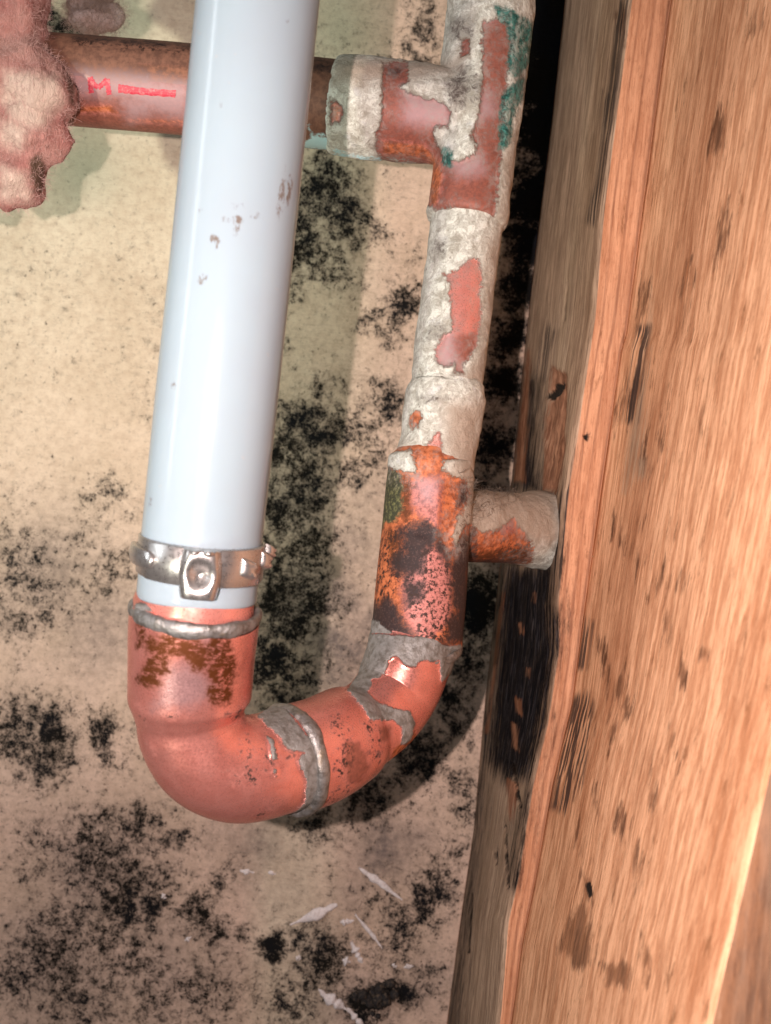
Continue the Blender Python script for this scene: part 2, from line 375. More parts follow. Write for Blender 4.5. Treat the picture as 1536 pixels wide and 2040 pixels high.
# ------------------------------------------------------------------ the wall
DW = 225.0
xs = np.concatenate([np.linspace(-2400, -90, 30, endpoint=False), np.arange(-90, 1240, 6), np.linspace(1240, 3600, 26)])
ys = np.concatenate([np.linspace(-2400, -90, 30, endpoint=False), np.arange(-90, 2130, 6), np.linspace(2130, 4400, 26)])
U, Vv = np.meshgrid(xs, ys); u = U.ravel(); v = Vv.ravel()
d = np.full(u.shape, DW/1000)
xc = (u-768)*d/F; zc = (1020-v)*d/F
pw = np.column_stack([CAM[0]+xc*CA-zc*SA, CAM[1]+d, CAM[2]+xc*SA+zc*CA])
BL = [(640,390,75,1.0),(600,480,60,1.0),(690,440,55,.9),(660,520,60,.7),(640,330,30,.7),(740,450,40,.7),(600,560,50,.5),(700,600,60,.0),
 (600,760,45,.2),(590,830,60,.95),(640,850,50,.9),(560,900,70,.9),(620,950,60,.9),(560,1010,70,.95),(600,1100,80,.8),(545,1190,60,1.0),(590,1250,60,.9),(545,1310,60,1.0),(600,1340,50,.7),(560,1390,50,.8),(620,1000,50,.9),(640,780,50,.5),(620,1180,60,.8),(520,1120,60,.9),(560,700,40,.35),(630,1620,50,.6),(740,1585,60,.75),(840,1500,60,.85),(900,1400,60,.9),(930,1310,60,.9),(650,1330,40,.4),  # entries under the U-bend also put its cast shadow into the mould black
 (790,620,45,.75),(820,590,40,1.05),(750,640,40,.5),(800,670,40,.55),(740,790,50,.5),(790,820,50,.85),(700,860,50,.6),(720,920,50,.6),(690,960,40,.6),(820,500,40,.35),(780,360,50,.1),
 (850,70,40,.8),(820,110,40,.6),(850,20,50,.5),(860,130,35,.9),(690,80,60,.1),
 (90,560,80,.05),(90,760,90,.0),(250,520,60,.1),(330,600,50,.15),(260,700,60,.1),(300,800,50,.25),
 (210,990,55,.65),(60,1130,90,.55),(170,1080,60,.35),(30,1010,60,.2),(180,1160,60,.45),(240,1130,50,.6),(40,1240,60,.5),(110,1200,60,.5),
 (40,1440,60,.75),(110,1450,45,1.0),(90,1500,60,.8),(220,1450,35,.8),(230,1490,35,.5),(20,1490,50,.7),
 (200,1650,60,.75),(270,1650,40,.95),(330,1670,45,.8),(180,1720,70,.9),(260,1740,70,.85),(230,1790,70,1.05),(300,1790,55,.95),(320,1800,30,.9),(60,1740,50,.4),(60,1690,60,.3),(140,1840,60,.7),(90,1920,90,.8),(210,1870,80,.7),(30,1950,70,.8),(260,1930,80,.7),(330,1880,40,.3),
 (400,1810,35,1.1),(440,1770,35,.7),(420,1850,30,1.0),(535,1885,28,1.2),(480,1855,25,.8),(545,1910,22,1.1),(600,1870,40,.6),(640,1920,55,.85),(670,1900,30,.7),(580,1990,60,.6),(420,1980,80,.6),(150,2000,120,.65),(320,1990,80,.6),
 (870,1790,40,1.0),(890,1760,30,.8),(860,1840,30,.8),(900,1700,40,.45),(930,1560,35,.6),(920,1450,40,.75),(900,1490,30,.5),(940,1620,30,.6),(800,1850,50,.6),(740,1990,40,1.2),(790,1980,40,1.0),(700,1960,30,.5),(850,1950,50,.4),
 (1045,560,60,1.55),(1010,760,50,1.45),(985,880,55,1.45),(1025,660,50,1.4),(1090,260,70,2.0),(1095,60,90,2.2),(1100,160,80,2.2),(1075,380,70,1.9),(1060,470,60,1.6),(1010,640,40,1.0),(960,1000,60,1.3),(940,1200,70,1.5),(900,1420,50,.6),(1085,420,40,.8),(130,60,40,1.3),(195,10,50,.8)]  # mould made denser here to stand for shade beside riser and insulation
mold_shade = np.full(u.shape, -.08)
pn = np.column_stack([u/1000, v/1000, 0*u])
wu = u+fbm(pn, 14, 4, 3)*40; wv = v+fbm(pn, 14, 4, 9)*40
for (x, y, r, a) in [(x, y, r, a*(.80 if (y > 1600 and x < 500 and a > .5) else 1)) for x, y, r, a in BL]: mold_shade = np.maximum(mold_shade, -.08+(a+.08)*np.exp(-((wu-x)**2+(wv-y)**2)/(r*r)*.8))
mold_shade = mold_shade+.12*fbm(pn, 9, 3, 5)
mold_shade += np.clip((v-800)/900, 0, 1)*.16+.10*np.exp(-((u-730)/130)**2)
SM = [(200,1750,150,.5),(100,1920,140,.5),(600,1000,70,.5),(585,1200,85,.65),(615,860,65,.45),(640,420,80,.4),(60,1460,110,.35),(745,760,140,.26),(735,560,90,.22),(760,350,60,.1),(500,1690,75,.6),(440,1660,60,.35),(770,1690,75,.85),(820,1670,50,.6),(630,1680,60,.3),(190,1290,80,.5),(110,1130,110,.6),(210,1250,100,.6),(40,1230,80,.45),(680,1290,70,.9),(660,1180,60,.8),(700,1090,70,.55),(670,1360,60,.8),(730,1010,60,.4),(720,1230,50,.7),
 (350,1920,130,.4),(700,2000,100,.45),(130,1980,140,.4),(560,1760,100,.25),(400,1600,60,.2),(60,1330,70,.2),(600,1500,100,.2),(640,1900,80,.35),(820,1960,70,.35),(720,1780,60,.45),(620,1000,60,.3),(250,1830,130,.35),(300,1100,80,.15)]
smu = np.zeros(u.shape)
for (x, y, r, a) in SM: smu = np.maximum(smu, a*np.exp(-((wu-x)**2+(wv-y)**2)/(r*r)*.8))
yel = np.clip(1.05-(v-300)/900, 0, 1)*np.clip((790-u)/120, 0, 1)
yel = np.maximum(yel, np.clip((700-u)/90, 0, 1)*np.clip((u-480)/60, 0, 1)*.7)  # yellow cast of the plastic pipe's shadow band, put into the paper colour
grn = np.exp(-((u-170)**2/70**2+(v-340)**2/70**2))*1.1+.9*np.exp(-((u-260)**2/50**2+(v-30)**2/50**2))+.8*np.exp(-((u-680)**2/60**2+(v-60)**2/80**2))+.6*np.exp(-((u-660)**2/60**2+(v-330)**2/50**2))
nx = len(xs); ii, jj = np.meshgrid(np.arange(len(ys)-1), np.arange(nx-1), indexing='ij'); a = (ii*nx+jj).ravel()
Fw = np.column_stack([a, a+nx, a+nx+1, a+1])
pw[:, 1] += .0004*fbm(pw, 60, 4, 2)
wall = mesh('wall', pw, Fw, WALL, attrs=dict(mold_shade=mold_shade, smudge=smu, yellow=yel, green=grn))
prop(wall, kind='structure')

# ------------------------------------------------------------------ copper pipework
ALL = ['umber','orange','red','pink','lilac','brown','green','dark','speck','solder','crust','soot','dust','teal','cyan']
Z3 = lambda *p: Z(580, 0, .35156, p); Z4 = lambda *p: Z(720, 400, .29412, p); Z5 = lambda *p: Z(680, 880, .29297, p)
Z7 = lambda *p: Z(240, 1220, .45573, p); Z6 = lambda *p: Z(230, 1020, .22786, p); Z1 = lambda *p: Z(0, 0, .26042, p); Z2 = lambda *p: Z(350, 0, .26042, p)
def attrs_for(V, **kw):
    u, v = unproj(V); A = {k: np.full(u.shape, -200.0) for k in ALL}; A['shine'] = np.full(u.shape, .55)
    for k, f in kw.items(): A[k] = f(u, v) if callable(f) else np.full(u.shape, float(f))
    if 'red' in kw: A['red'] = np.minimum(A['red'], -A['orange'])
    return A
def shape_relief(V, Fc, A, crust=.00028, rough=.00012, solder=.00018, seed=0):
    N = vnormals(V, Fc)
    cr = np.clip(A['crust']/8+.5, 0, 1); sl = np.clip(A['solder']/6+.5, 0, 1)
    dsp = cr*(crust+crust*1.1*fbm(V, 420, 5, seed)+crust*1.3*fbm(V, 130, 3, seed+40))+rough*.35*fbm(V, 170, 3, seed+3)+sl*(solder+solder*.7*fbm(V, 500, 4, seed+7))
    return V+N*dsp[:, None]

base_pt = P(480, 1620, 120)
cw = thing('copper_pipework', base_pt, 'corroded soldered copper pipework with two tees and a U of elbows at its bottom', 'copper pipes')

# upper tee -----------------------------------------------------------------
D1, D2 = 156.0, 143.0
run = sweep(*path([(984,-330,158,80),(980,-60,157,80),(977,20,156.5,84),(966,130,156,84),(950,260,155.5,81),(940,350,155,79),(932,415,154.6,79),(930,436,154.5,79),(929,442,154.5,74)], .0005), n=72)
br = sweep(*path([(955,245,156,86),(860,232,156.5,88),(780,222,157,89),(762,220,157,89),(745,218,157,90),(690,213,157,88),(672,211,157.3,87),(666,210,157.3,82)], .0005), n=72)
V, Fc = remesh(*merge([run, br]), .00036, 7)
cop = [Z3((1085,130),(1160,110),(1235,140),(1245,250),(1225,420),(1205,560),(1195,640),(1205,740),(1190,860),(1175,950),(1165,1100),(1155,1190),(1130,1245),(1060,1215),(960,1225),(900,1170),(840,1190),(770,1160),(740,1100),(740,930),(700,920),(640,905),(520,905),(480,830),(480,750),(510,730),(510,600),(520,500),(600,480),(650,520),(760,560),(860,580),(905,640),(890,720),(820,720),(800,760),(840,830),(870,920),(960,915),(1040,880),(1050,830),(1020,780),(1040,720),(1065,640),(1080,520),(1085,400),(1080,260)),
       Z3((520,360),(660,360),(660,470),(590,520),(520,510)), Z3((225,560),(280,590),(300,640),(270,690),(225,700)), Z3((965,220),(1010,220),(1010,310),(970,320))]
A = attrs_for(V, crust=lambda u, v: -polys(u, v, cop),
    red=lambda u, v: 40+0*u, 
    orange=lambda u, v: polys(u, v, [Z3((500,780),(760,800),(860,900),(880,1000),(840,1180),(770,1180),(760,920),(500,890)), Z3((225,560),(300,600),(280,700),(225,700))])-6,
    lilac=lambda u, v: polys(u, v, [Z3((640,500),(900,560),(910,700),(760,720),(640,700)), Z3((900,920),(1080,880),(1100,980),(950,1000)), Z3((1060,540),(1130,520),(1170,650),(1060,680)), Z3((1080,30),(1180,0),(1140,110),(1080,130))]),
    dark=lambda u, v: polys(u, v, [Z3((520,360),(660,360),(650,450),(560,470),(520,450))])-10,
    teal=lambda u, v: polys(u, v, [Z3((1165,50),(1240,75),(1340,130),(1360,230),(1330,350),(1260,430),(1238,390),(1250,250),(1235,140),(1190,100)), Z3((1215,530),(1300,460),(1280,560),(1225,690),(1195,670)), Z3((1195,700),(1235,690),(1225,800),(1190,840)), Z3((880,850),(910,870),(900,930),(870,930))])+6,
    soot=lambda u, v: polys(u, v, [Z3((890,480),(980,430),(1070,450),(1070,570),(990,610),(920,590)), Z3((920,120),(1020,120),(1020,210),(930,210)), Z3((940,380),(1010,390),(1000,450),(950,450)), Z3((1290,340),(1340,340),(1300,560),(1270,560))])+6,
    dust=lambda u, v: polys(u, v, [Z3((240,340),(900,340),(1000,300),(900,420),(520,470),(240,480)), Z3((1210,900),(1290,760),(1260,1290),(1180,1300))]),
    cyan=lambda u, v: polys(u, v, [Z3((240,830),(330,860),(500,880),(520,900),(240,870))])-2, shine=.35)
V = shape_relief(V, Fc, A, .00030, seed=11)
tee1 = mesh('tee_fitting', V, Fc, COPPER, cw, A); tee1['label'] = 'upper tee caked in white lime crust with teal corrosion on its right side'

# riser between the tees ------------------------------------------------------
V, Fc = sweep(*path([(931,425,154.6,69),(920,520,154,69.5),(909,610,153.2,70),(898,700,152.4,70),(889,780,151.5,69),(886,800,151,68)], .0004), n=150)
cop = [Z4((560,500),(640,480),(740,390),(790,400),(820,500),(815,570),(790,620),(815,720),(800,860),(790,950),(740,1050),(700,1110),(690,1170),(625,1170),(640,1100),(560,1130),(510,1090),(500,1010),(560,900),(615,880),(605,700),(595,560))]
A = attrs_for(V, crust=lambda u, v: -polys(u, v, cop), red=lambda u, v: polys(u, v, [Z4((600,900),(800,900),(700,1200),(500,1150))]),
    lilac=lambda u, v: polys(u, v, [Z4((500,1010),(560,880),(625,880),(650,1120),(560,1150),(490,1100))]),
    soot=lambda u, v: polys(u, v, [Z4((480,840),(600,830),(560,930),(440,960)), Z4((600,1180),(660,1180),(640,1250),(590,1250)), Z4((500,280),(570,270),(560,400),(490,420))]),
    dust=lambda u, v: polys(u, v, [Z4((740,1150),(840,1000),(840,1300),(560,1310)), Z4((850,300),(980,160),(860,900),(820,900))]), shine=.4)
V = shape_relief(V, Fc, A, .00024, seed=21); mesh('riser_pipe', V, Fc, COPPER, cw, A)

# coupling above the lower tee ------------------------------------------------
V, Fc = sweep(*path([(892,760,151.4,67),(890,776,151.3,71),(887,792,151,76.5),(880,840,150.4,77),(874,880,150,76),(868,910,149.5,76),(866,935,149,76)], .0004), n=150)
A = attrs_for(V, crust=lambda u, v: -polys(u, v, [Z4((345,1420),(400,1430),(420,1470),(390,1520),(350,1560),(320,1500)), Z4((525,1565),(540,1640),(530,1740),(575,1790),(620,1870),(300,1900),(370,1760),(375,1710),(450,1660),(510,1590))]),
    orange=lambda u, v: polys(u, v, [Z4((300,1400),(440,1400),(440,1580),(300,1580)), Z4((360,1700),(540,1700),(650,1900),(300,1900))]),
    green=-200, teal=lambda u, v: polys(u, v, [Z4((360,1750),(450,1770),(400,1815),(330,1800))])-2,
    soot=lambda u, v: polys(u, v, [Z4((600,1470),(670,1430),(690,1540),(650,1680),(580,1640)), Z4((380,1320),(600,1330),(560,1370),(400,1360)), Z4((170,1760),(260,1740),(240,1820),(170,1850))]),
    dust=lambda u, v: polys(u, v, [Z4((560,1380),(820,1360),(790,1850),(640,1850),(560,1700)), Z4((200,1700),(300,1650),(330,1800),(200,1820))]), shine=.4)
V = shape_relief(V, Fc, A, .00028, seed=31); mesh('coupling', V, Fc, COPPER, cw, A)

# lower tee --------------------------------------------------------------------
run = sweep(*path([(868,905,149.4,74),(865,918,149.2,79),(861,932,149,85),(856,960,148.6,86),(848,1060,147,88),(838,1180,145,91),(832,1250,143.8,91),(829,1278,143.3,90),(828,1284,143.2,84)], .0005), n=96)
br = sweep(*path([(852,1046,147.5,66),(930,1050,154,70),(985,1052,160,69),(1040,1054,166,71),(1075,1056,169.5,75),(1092,1057,171.5,76),(1128,1059,176,74)], .0005), n=96)
V, Fc = remesh(*merge([run, br]), .00034, 7)
N = vnormals(V, Fc); uu, vv = unproj(V)
fac = np.clip(sdf(uu, vv, Z5((470,240),(800,245),(790,500),(740,720),(640,700),(480,640)))/10, 0, 1)
V = V+N*((-.00022*np.clip(np.abs(uu-(873-(vv-950)*.04))/30, 0, 1)+.00030*np.exp(-((uu-(873-(vv-950)*.04))/9)**2))*fac*(N[:, 1] < -.2))[:, None]
A = attrs_for(V,
    crust=lambda u, v: polys(u, v, [Z5((690,130),(940,120),(960,310),(1100,310),(1320,330),(1600,370),(1600,660),(1300,690),(1240,620),(1170,520),(1060,600),(950,620),(870,560),(830,570),(780,700),(745,640),(800,500),(870,360),(850,270),(720,220),(690,180)), Z5((1290,640),(1600,620),(1600,930),(1140,850),(1300,820)), Z5((330,80),(480,60),(520,190),(470,215),(400,200),(320,170))]),
    orange=lambda u, v: 40+0*u,
    pink=lambda u, v: polys(u, v, [Z5((450,250),(690,240),(665,600),(600,560),(520,500),(460,400)), Z5((560,700),(700,720),(760,900),(750,1200),(620,1360),(530,1390),(420,1200),(400,960)), Z5((1060,600),(1170,500),(1180,600),(1100,640))]),
    lilac=lambda u, v: polys(u, v, [Z5((520,260),(660,260),(620,420),(520,400)), Z5((1160,430),(1400,420),(1380,560),(1250,620),(1180,540))])-4,
    green=lambda u, v: polys(u, v, [Z5((300,150),(410,220),(415,460),(370,545),(285,550),(255,660),(250,400))]),
    dark=lambda u, v: polys(u, v, [Z5((470,570),(570,545),(630,600),(650,680),(560,760),(560,880),(470,930),(350,880),(340,820),(420,740),(390,600)), Z5((650,610),(700,640),(730,880),(780,700),(900,590),(900,830),(1150,830),(1150,900),(880,870),(870,1300),(700,1420),(690,1330),(760,1160),(740,960),(700,800),(640,700)), Z5((190,1150),(290,1060),(370,1120),(400,1210),(510,1320),(540,1410),(400,1400),(180,1250)), Z5((800,290),(870,300),(850,400),(800,440)), Z5((440,940),(560,960),(560,1050),(430,1120))])+6,
    speck=lambda u, v: polys(u, v, [Z5((230,640),(400,600),(420,900),(460,1150),(540,1380),(760,1380),(760,700),(560,700),(380,1000),(230,1150)), Z5((1100,680),(1280,660),(1300,830),(1000,840))]),
    brown=lambda u, v: polys(u, v, [Z5((300,600),(420,600),(420,820),(330,850)), Z5((410,240),(480,240),(460,600),(400,480)), Z5((900,760),(1300,700),(1300,840),(900,840))]),
    solder=lambda u, v: polys(u, v, [Z5((180,1180),(260,1210),(400,1320),(560,1390),(840,1360),(840,1450),(180,1450))])-5,
    soot=lambda u, v: polys(u, v, [Z5((940,400),(1080,380),(1060,480),(960,470)), Z5((810,260),(880,260),(860,360),(800,330))]),
    dust=lambda u, v: polys(u, v, [Z5((800,180),(960,300),(1440,330),(1420,640),(1100,600),(900,600),(780,720))])+20, shine=.45)
V = shape_relief(V, Fc, A, .00030, seed=51)
tee2 = mesh('tee_fitting', V, Fc, COPPER, cw, A); tee2['label'] = 'lower tee stained orange, pink and black with a dusty branch into the board'

# elbows -----------------------------------------------------------------------
dsp1 = [Z7((520,540),(580,540),(600,760),(540,760)), Z7((640,840),(690,850),(620,895),(590,890)), Z7((700,600),(790,600),(780,650),(720,640)), Z7((60,390),(120,430),(110,490),(80,460)), Z7((130,580),(155,610),(150,640),(125,610)), Z7((480,440),(530,420),(550,460),(500,475)), Z7((590,590),(640,590),(670,680),(640,690)), Z7((490,690),(530,720),(520,760),(490,740)), Z7((450,430),(490,435),(480,460),(440,455)), Z7((200,440),(260,440),(250,460),(200,460))]
V, Fc = sweep(*path([(393,1212,113.8,120),(391,1218,113.9,125.5),(388,1240,114.2,127),(383,1310,115,123.5),(380,1372,115.6,121),(379,1390,115.8,119.5),(379,1408,116,111),(380,1424,116.2,105.5),(384,1452,116.5,105),(405,1494,117,104),(438,1519,118,104),(480,1530,119.5,104),(530,1524,121.5,102),(575,1510,124,99),(606,1500,126,97)], .0003), n=200)
uu, vv = unproj(V)
A = attrs_for(V,
    brown=lambda u, v: polys(u, v, [Z6((380,1090),(520,1030),(640,1060),(800,1160),(870,1070),(990,1050),(1010,1200),(1060,1380),(1020,1500),(1000,1670),(850,1690),(810,1560),(860,1500),(810,1420),(820,1340),(760,1390),(680,1390),(600,1260),(470,1250)), Z6((200,900),(300,900),(260,1000),(230,1180),(190,1180)), Z6((270,1090),(440,1100),(470,1400),(400,1420),(380,1520),(250,1520),(180,1470),(280,1320))])+3,
    lilac=lambda u, v: polys(u, v, [Z6((460,1370),(640,1300),(760,1400),(850,1500),(820,1620),(640,1720),(330,1720),(380,1560)), Z6((680,1000),(860,1010),(850,1150),(760,1130))]),
    speck=lambda u, v: polys(u, v, dsp1)+2, 
    dark=lambda u, v: polys(u, v, [Z6((1020,1810),(1090,1710),(1140,1730),(1090,1820)), Z6((960,1750),(1000,1750),(990,1790),(960,1790))])-2,
    solder=lambda u, v: polys(u, v, [Z7((600,455),(660,405),(720,420),(800,520),(860,600),(890,690),(860,800),(810,880),(740,885),(800,825),(810,740),(775,650),(800,612),(740,602),(690,545)), Z7((640,540),(670,560),(680,640),(660,650)), Z7((670,680),(685,690),(680,720),(670,720)), Z6((150,860),(330,880),(360,960),(520,980),(600,1020),(760,1020),(900,1020),(1000,970),(1250,930),(1250,850),(150,800))]),
    green=lambda u, v: polys(u, v, [Z7((595,450),(650,415),(660,440),(620,470))])-1, shine=.72)
V = shape_relief(V, Fc, A, solder=.00025, rough=.00008, seed=61)
el1 = mesh('elbow', V, Fc, COPPER, cw, A); el1['label'] = 'clean salmon-pink elbow with a brown rubbed patch on its cup'

V, Fc = sweep(*path([(577,1514,124.2,99),(580,1513,124.4,105.5),(590,1510,125,106.5),(640,1493,128,104),(688,1466,132,98),(702,1458,133.2,94),(716,1450,134.3,87),(732,1440,135.4,84),(757,1420,137,83),(785,1385,139.5,83),(806,1340,141,84),(820,1292,142.4,84),(828,1262,143.2,84)], .0003), n=180)
A = attrs_for(V,
    solder=lambda u, v: polys(u, v, [Z7((1060,90),(1490,120),(1480,200),(1445,260),(1400,310),(1390,215),(1310,212),(1290,240),(1250,232),(1200,192),(1170,212),(1160,272),(1110,292),(1080,352),(1120,392),(1200,420),(1260,430),(1285,480),(1270,555),(1230,580),(1225,500),(1190,472),(1090,472),(1050,412),(990,345),(1040,270),(1060,190)), Z7((660,405),(720,415),(800,520),(860,600),(885,690),(860,800),(810,880),(740,885),(700,600)), Z7((715,410),(765,425),(755,437),(715,430))]),
    speck=lambda u, v: polys(u, v, [Z7((880,470),(960,440),(1010,490),(1000,560),(930,560)), Z7((1060,470),(1120,470),(1140,640),(1100,640),(1080,560)), Z7((940,600),(1000,560),(1000,700),(940,760)), Z7((890,820),(1000,740),(1010,780),(900,850)), Z7((1100,600),(1150,590),(1140,650),(1100,640)), Z7((1130,700),(1220,600),(1290,520),(1300,580),(1140,720))])+2,
    red=lambda u, v: polys(u, v, [Z7((970,540),(1060,560),(1110,680),(1060,760),(980,760),(960,650)), Z7((1110,480),(1200,480),(1200,560),(1120,600))])-6,
    orange=lambda u, v: polys(u, v, [Z7((1190,600),(1290,520),(1300,590),(1170,690))]),
    dark=lambda u, v: polys(u, v, [Z7((1050,80),(1500,90),(1490,135),(1250,130),(1100,110)), Z7((1110,600),(1150,600),(1140,640),(1110,640))])-4, shine=.72)
V = shape_relief(V, Fc, A, solder=.00028, rough=.00008, seed=71)
el2 = mesh('elbow', V, Fc, COPPER, cw, A); el2['label'] = 'smaller-looking rear elbow smeared with grey solder under the lower tee'

# stub of bright copper going up into the plastic pipe
V, Fc = sweep(*path([(398,1140,113.3,108),(393,1200,113.7,112),(391,1222,113.9,113)], .0005), n=128)
mesh('copper_stub', V, Fc, COPPER, cw, attrs_for(V))

# solder beads
def bead(ctrl, rb, lump, seed, squash=1.6, spread=None, parent=None):
    a, b = ctrl; p0 = P(*a[:3]); p1 = P(*b[:3]); t = p1-p0; t /= np.linalg.norm(t)
    R = a[3]*a[2]/1000/F
    ref = np.array([0, -1., 0]); ref = ref-t*(ref@t); ref /= np.linalg.norm(ref); s = np.cross(t, ref)
    n, m = 220, 22; V = []
    th = np.linspace(0, 2*np.pi, n, endpoint=False)
    ring = np.column_stack([np.cos(th), np.sin(th), 0*th])
    wob = fbm(ring, 1.6, 3, seed)*lump; thick = 1+.45*fbm(ring, 3.0, 4, seed+5)
    for i in range(n):
        rd = math.cos(th[i])*ref+math.sin(th[i])*s; c = p0+rd*R+t*wob[i]
        for j in range(m):
            f = 2*np.pi*j/m; V.append(c+rd*math.cos(f)*rb*thick[i]+t*math.sin(f)*rb*squash*thick[i])
    V = np.array(V); Fc = [[i*m+j, i*m+(j+1) % m, ((i+1) % n)*m+(j+1) % m, ((i+1) % n)*m+j] for i in range(n) for j in range(m)]
    V = V+vnormals(V, Fc)*(.00014*fbm(V, 500, 4, seed))[:, None]
    return mesh('solder_bead', V, Fc, SOLDER, parent or cw)
bead(((391,1217,113.9,121),(393,1200,113.68,121)), .00062, .00022, 5)
bead(((579,1513,124.3,103),(590,1509,125,103)), .00068, .0006, 15)
bead(((828,1281,143.3,88),(829,1270,143,88)), .00062, .0005, 25)

# horizontal tube --------------------------------------------------------------
V, Fc = sweep(*path([(-420,118,158.5,83),(-100,142,158.4,83),(130,160,158.2,83),(375,180,158,83),(560,200,157.7,83),(720,216,157.3,82)], .0005), n=144)
A = attrs_for(V,
    red=40, umber=lambda u, v: np.where(v < 150+(u-130)*.08, 30, -12+30*(u > 560)),
    orange=lambda u, v: polys(u, v, [Z1((1050,480),(1480,500),(1450,600),(1180,600),(1080,540)), Z1((540,800),(850,790),(950,880),(520,870)), Z1((580,560),(700,570),(690,600),(580,600)), Z1((580,690),(680,700),(680,730),(580,720)), Z1((960,900),(1440,900),(1420,960),(1000,940))])-3,
    lilac=lambda u, v: polys(u, v, [Z1((560,560),(900,580),(1440,650),(1420,900),(1200,860),(940,740),(580,720)), Z1((930,760),(1200,760),(1120,880),(1000,910))])+4,  # lilac patches paint the bluish sheen along the tube
    dust=-200,
    dark=lambda u, v: polys(u, v, [Z1((540,250),(1500,330),(1500,385),(540,320)), Z2((1040,440),(1260,460),(1220,560),(1040,560))])-4,
    cyan=lambda u, v: polys(u, v, [Z2((960,1090),(1040,1030),(1100,1010),(1180,1060),(1240,1100),(1400,1140),(1400,1180),(960,1150)), Z2((1000,950),(1025,930),(1060,1060),(1040,1070))])-3,
    speck=lambda u, v: polys(u, v, [Z1((540,290),(1480,370),(1480,420),(540,350))])-2, shine=.35)
V = shape_relief(V, Fc, A, rough=.00004, seed=81)
ht = mesh('horizontal_pipe', V, Fc, COPPER, cw, A)
# marker writing: ribbons lying on the tube
def on_tube(px, py, lift):
    ax0, ax1 = P(130,160,158.2), P(375,180,158.0); R = 83*158.1/1000/F
    a = (ax1-ax0)/np.linalg.norm(ax1-ax0); o = CAM; dr = P(px, py, 150.0)-CAM; dr /= np.linalg.norm(dr)
    oc = o-ax0; dd = dr-a*(dr@a); oo = oc-a*(oc@a)
    A_, B_, C_ = dd@dd, 2*dd@oo, oo@oo-(R+lift)**2
    return o+dr*((-B_-math.sqrt(max(B_*B_-4*A_*C_, 0)))/(2*A_))
def ribbon(pts, wd):
    V = []; Fc = []; q = []
    for (a, b) in zip(pts[:-1], pts[1:]):
        for k in range(10): q.append(np.array(a)+(np.array(b)-np.array(a))*k/10)
    q.append(np.array(pts[-1])); q = np.array(q); tg = np.gradient(q, axis=0); tg /= np.linalg.norm(tg, axis=1, keepdims=True)
    nr = np.column_stack([-tg[:, 1], tg[:, 0]])
    for i, c in enumerate(q):
        ww = wd*(1+.15*math.sin(i*1.3))
        for s_ in (-1, -.33, .33, 1): V.append(on_tube(*(c+nr[i]*ww*s_), .00010 if abs(s_) < 1 else .00004))
    for i in range(len(q)-1):
        for j in range(3): Fc.append([i*4+j, i*4+j+1, i*4+j+5, i*4+j+4])
    return V, Fc
z = lambda *p: Z1(*p)
strokes = [(z((700,712),(692,650),(688,592)),5), (z((688,592),(715,640),(750,672)),5), (z((750,672),(790,640),(818,604)),5), (z((818,604),(825,660),(836,725)),5),
           (z((905,672),(1000,684),(1150,700),(1345,712)),5.5), (z((905,688),(1000,700),(1150,712),(1340,726)),5), (z((905,660),(960,668),(1060,684)),4)]
V, Fc = merge([ribbon(p, w_) for p, w_ in strokes])
mesh('marker_writing', V, Fc, INK, ht)

# hair-like dust on the lower tee and fringe under the branch
def fibres(name, roots, normals, n, length, rad, mat, parent, curl=.6, seed=1, kind='stuff'):
    r = np.random.default_rng(seed); V = []; Fc = []; 
    idx = r.integers(0, len(roots), n)
    for i in idx:
        p = roots[i].copy(); dvec = normals[i]+r.normal(0, .8, 3); dvec /= np.linalg.norm(dvec)
        L = length*r.uniform(.3, 1.3); k = 6; b0 = len(V)
        for s_ in range(k):
            dvec = dvec+r.normal(0, curl, 3)*.5; dvec /= np.linalg.norm(dvec)
            a = np.cross(dvec, (0.3, .5, .8)); a /= np.linalg.norm(a); b = np.cross(dvec, a)
            rr = rad*(1-.6*s_/k)
            for q in range(3): V.append(p+rr*(math.cos(2.094*q)*a+math.sin(2.094*q)*b))
            p = p+dvec*L/k
        for s_ in range(k-1):
            for q in range(3): Fc.append([b0+s_*3+q, b0+s_*3+(q+1) % 3, b0+s_*3+3+(q+1) % 3, b0+s_*3+3+q])
    o = mesh(name, V, Fc, mat, parent)
    if kind: o['kind'] = kind
    return o
Vt = np.array([v_.co[:] for v_ in tee2.data.vertices])+wloc(tee2); Nt = np.array([v_.normal[:] for v_ in tee2.data.vertices])
uu, vv = unproj(Vt)
sel = (sdf(uu, vv, Z5((780,180),(960,300),(1200,310),(1200,400),(950,520),(790,700),(760,600),(850,350))) > -4) & (Nt[:, 1] < .3)
fibres('dust_fuzz', Vt[sel], Nt[sel], 420, .0022, .000035, HAIR, tee2, .7, 3)

# ------------------------------------------------------------------ white plastic pipe
pp = [(554,-380,105.5,121),(530,-150,106.5,121),(515,0,107.5,120.5),(464,500,110.5,119.5),(432,800,112.3,119.5),(410,1010,113.4,118.5),(404,1065,113.6,118),(393,1190,114,117)]
pts, rad = path(pp, .0006)
V, Fc = sweep(pts, rad, n=128, cap=False)
n = 128; m = len(pts); inner = []
tdir = pts[-1]-pts[-2]; tdir /= np.linalg.norm(tdir)
ringo = V[(m-1)*n:m*n]; c = pts[-1]
extra = np.vstack([c+(ringo-c)*.985+tdir*.00025, c+(ringo-c)*.88+tdir*.0003, c+(ringo-c)*.86-tdir*.004])
V = np.vstack([V, extra]); 
for q in range(3):
    a0 = (m-1+q)*n
    for j in range(n): Fc.append([a0+j, a0+(j+1) % n, a0+n+(j+1) % n, a0+n+j])
uu, vv = unproj(V); fr = vnormals(V, Fc)[:, 1] < 0
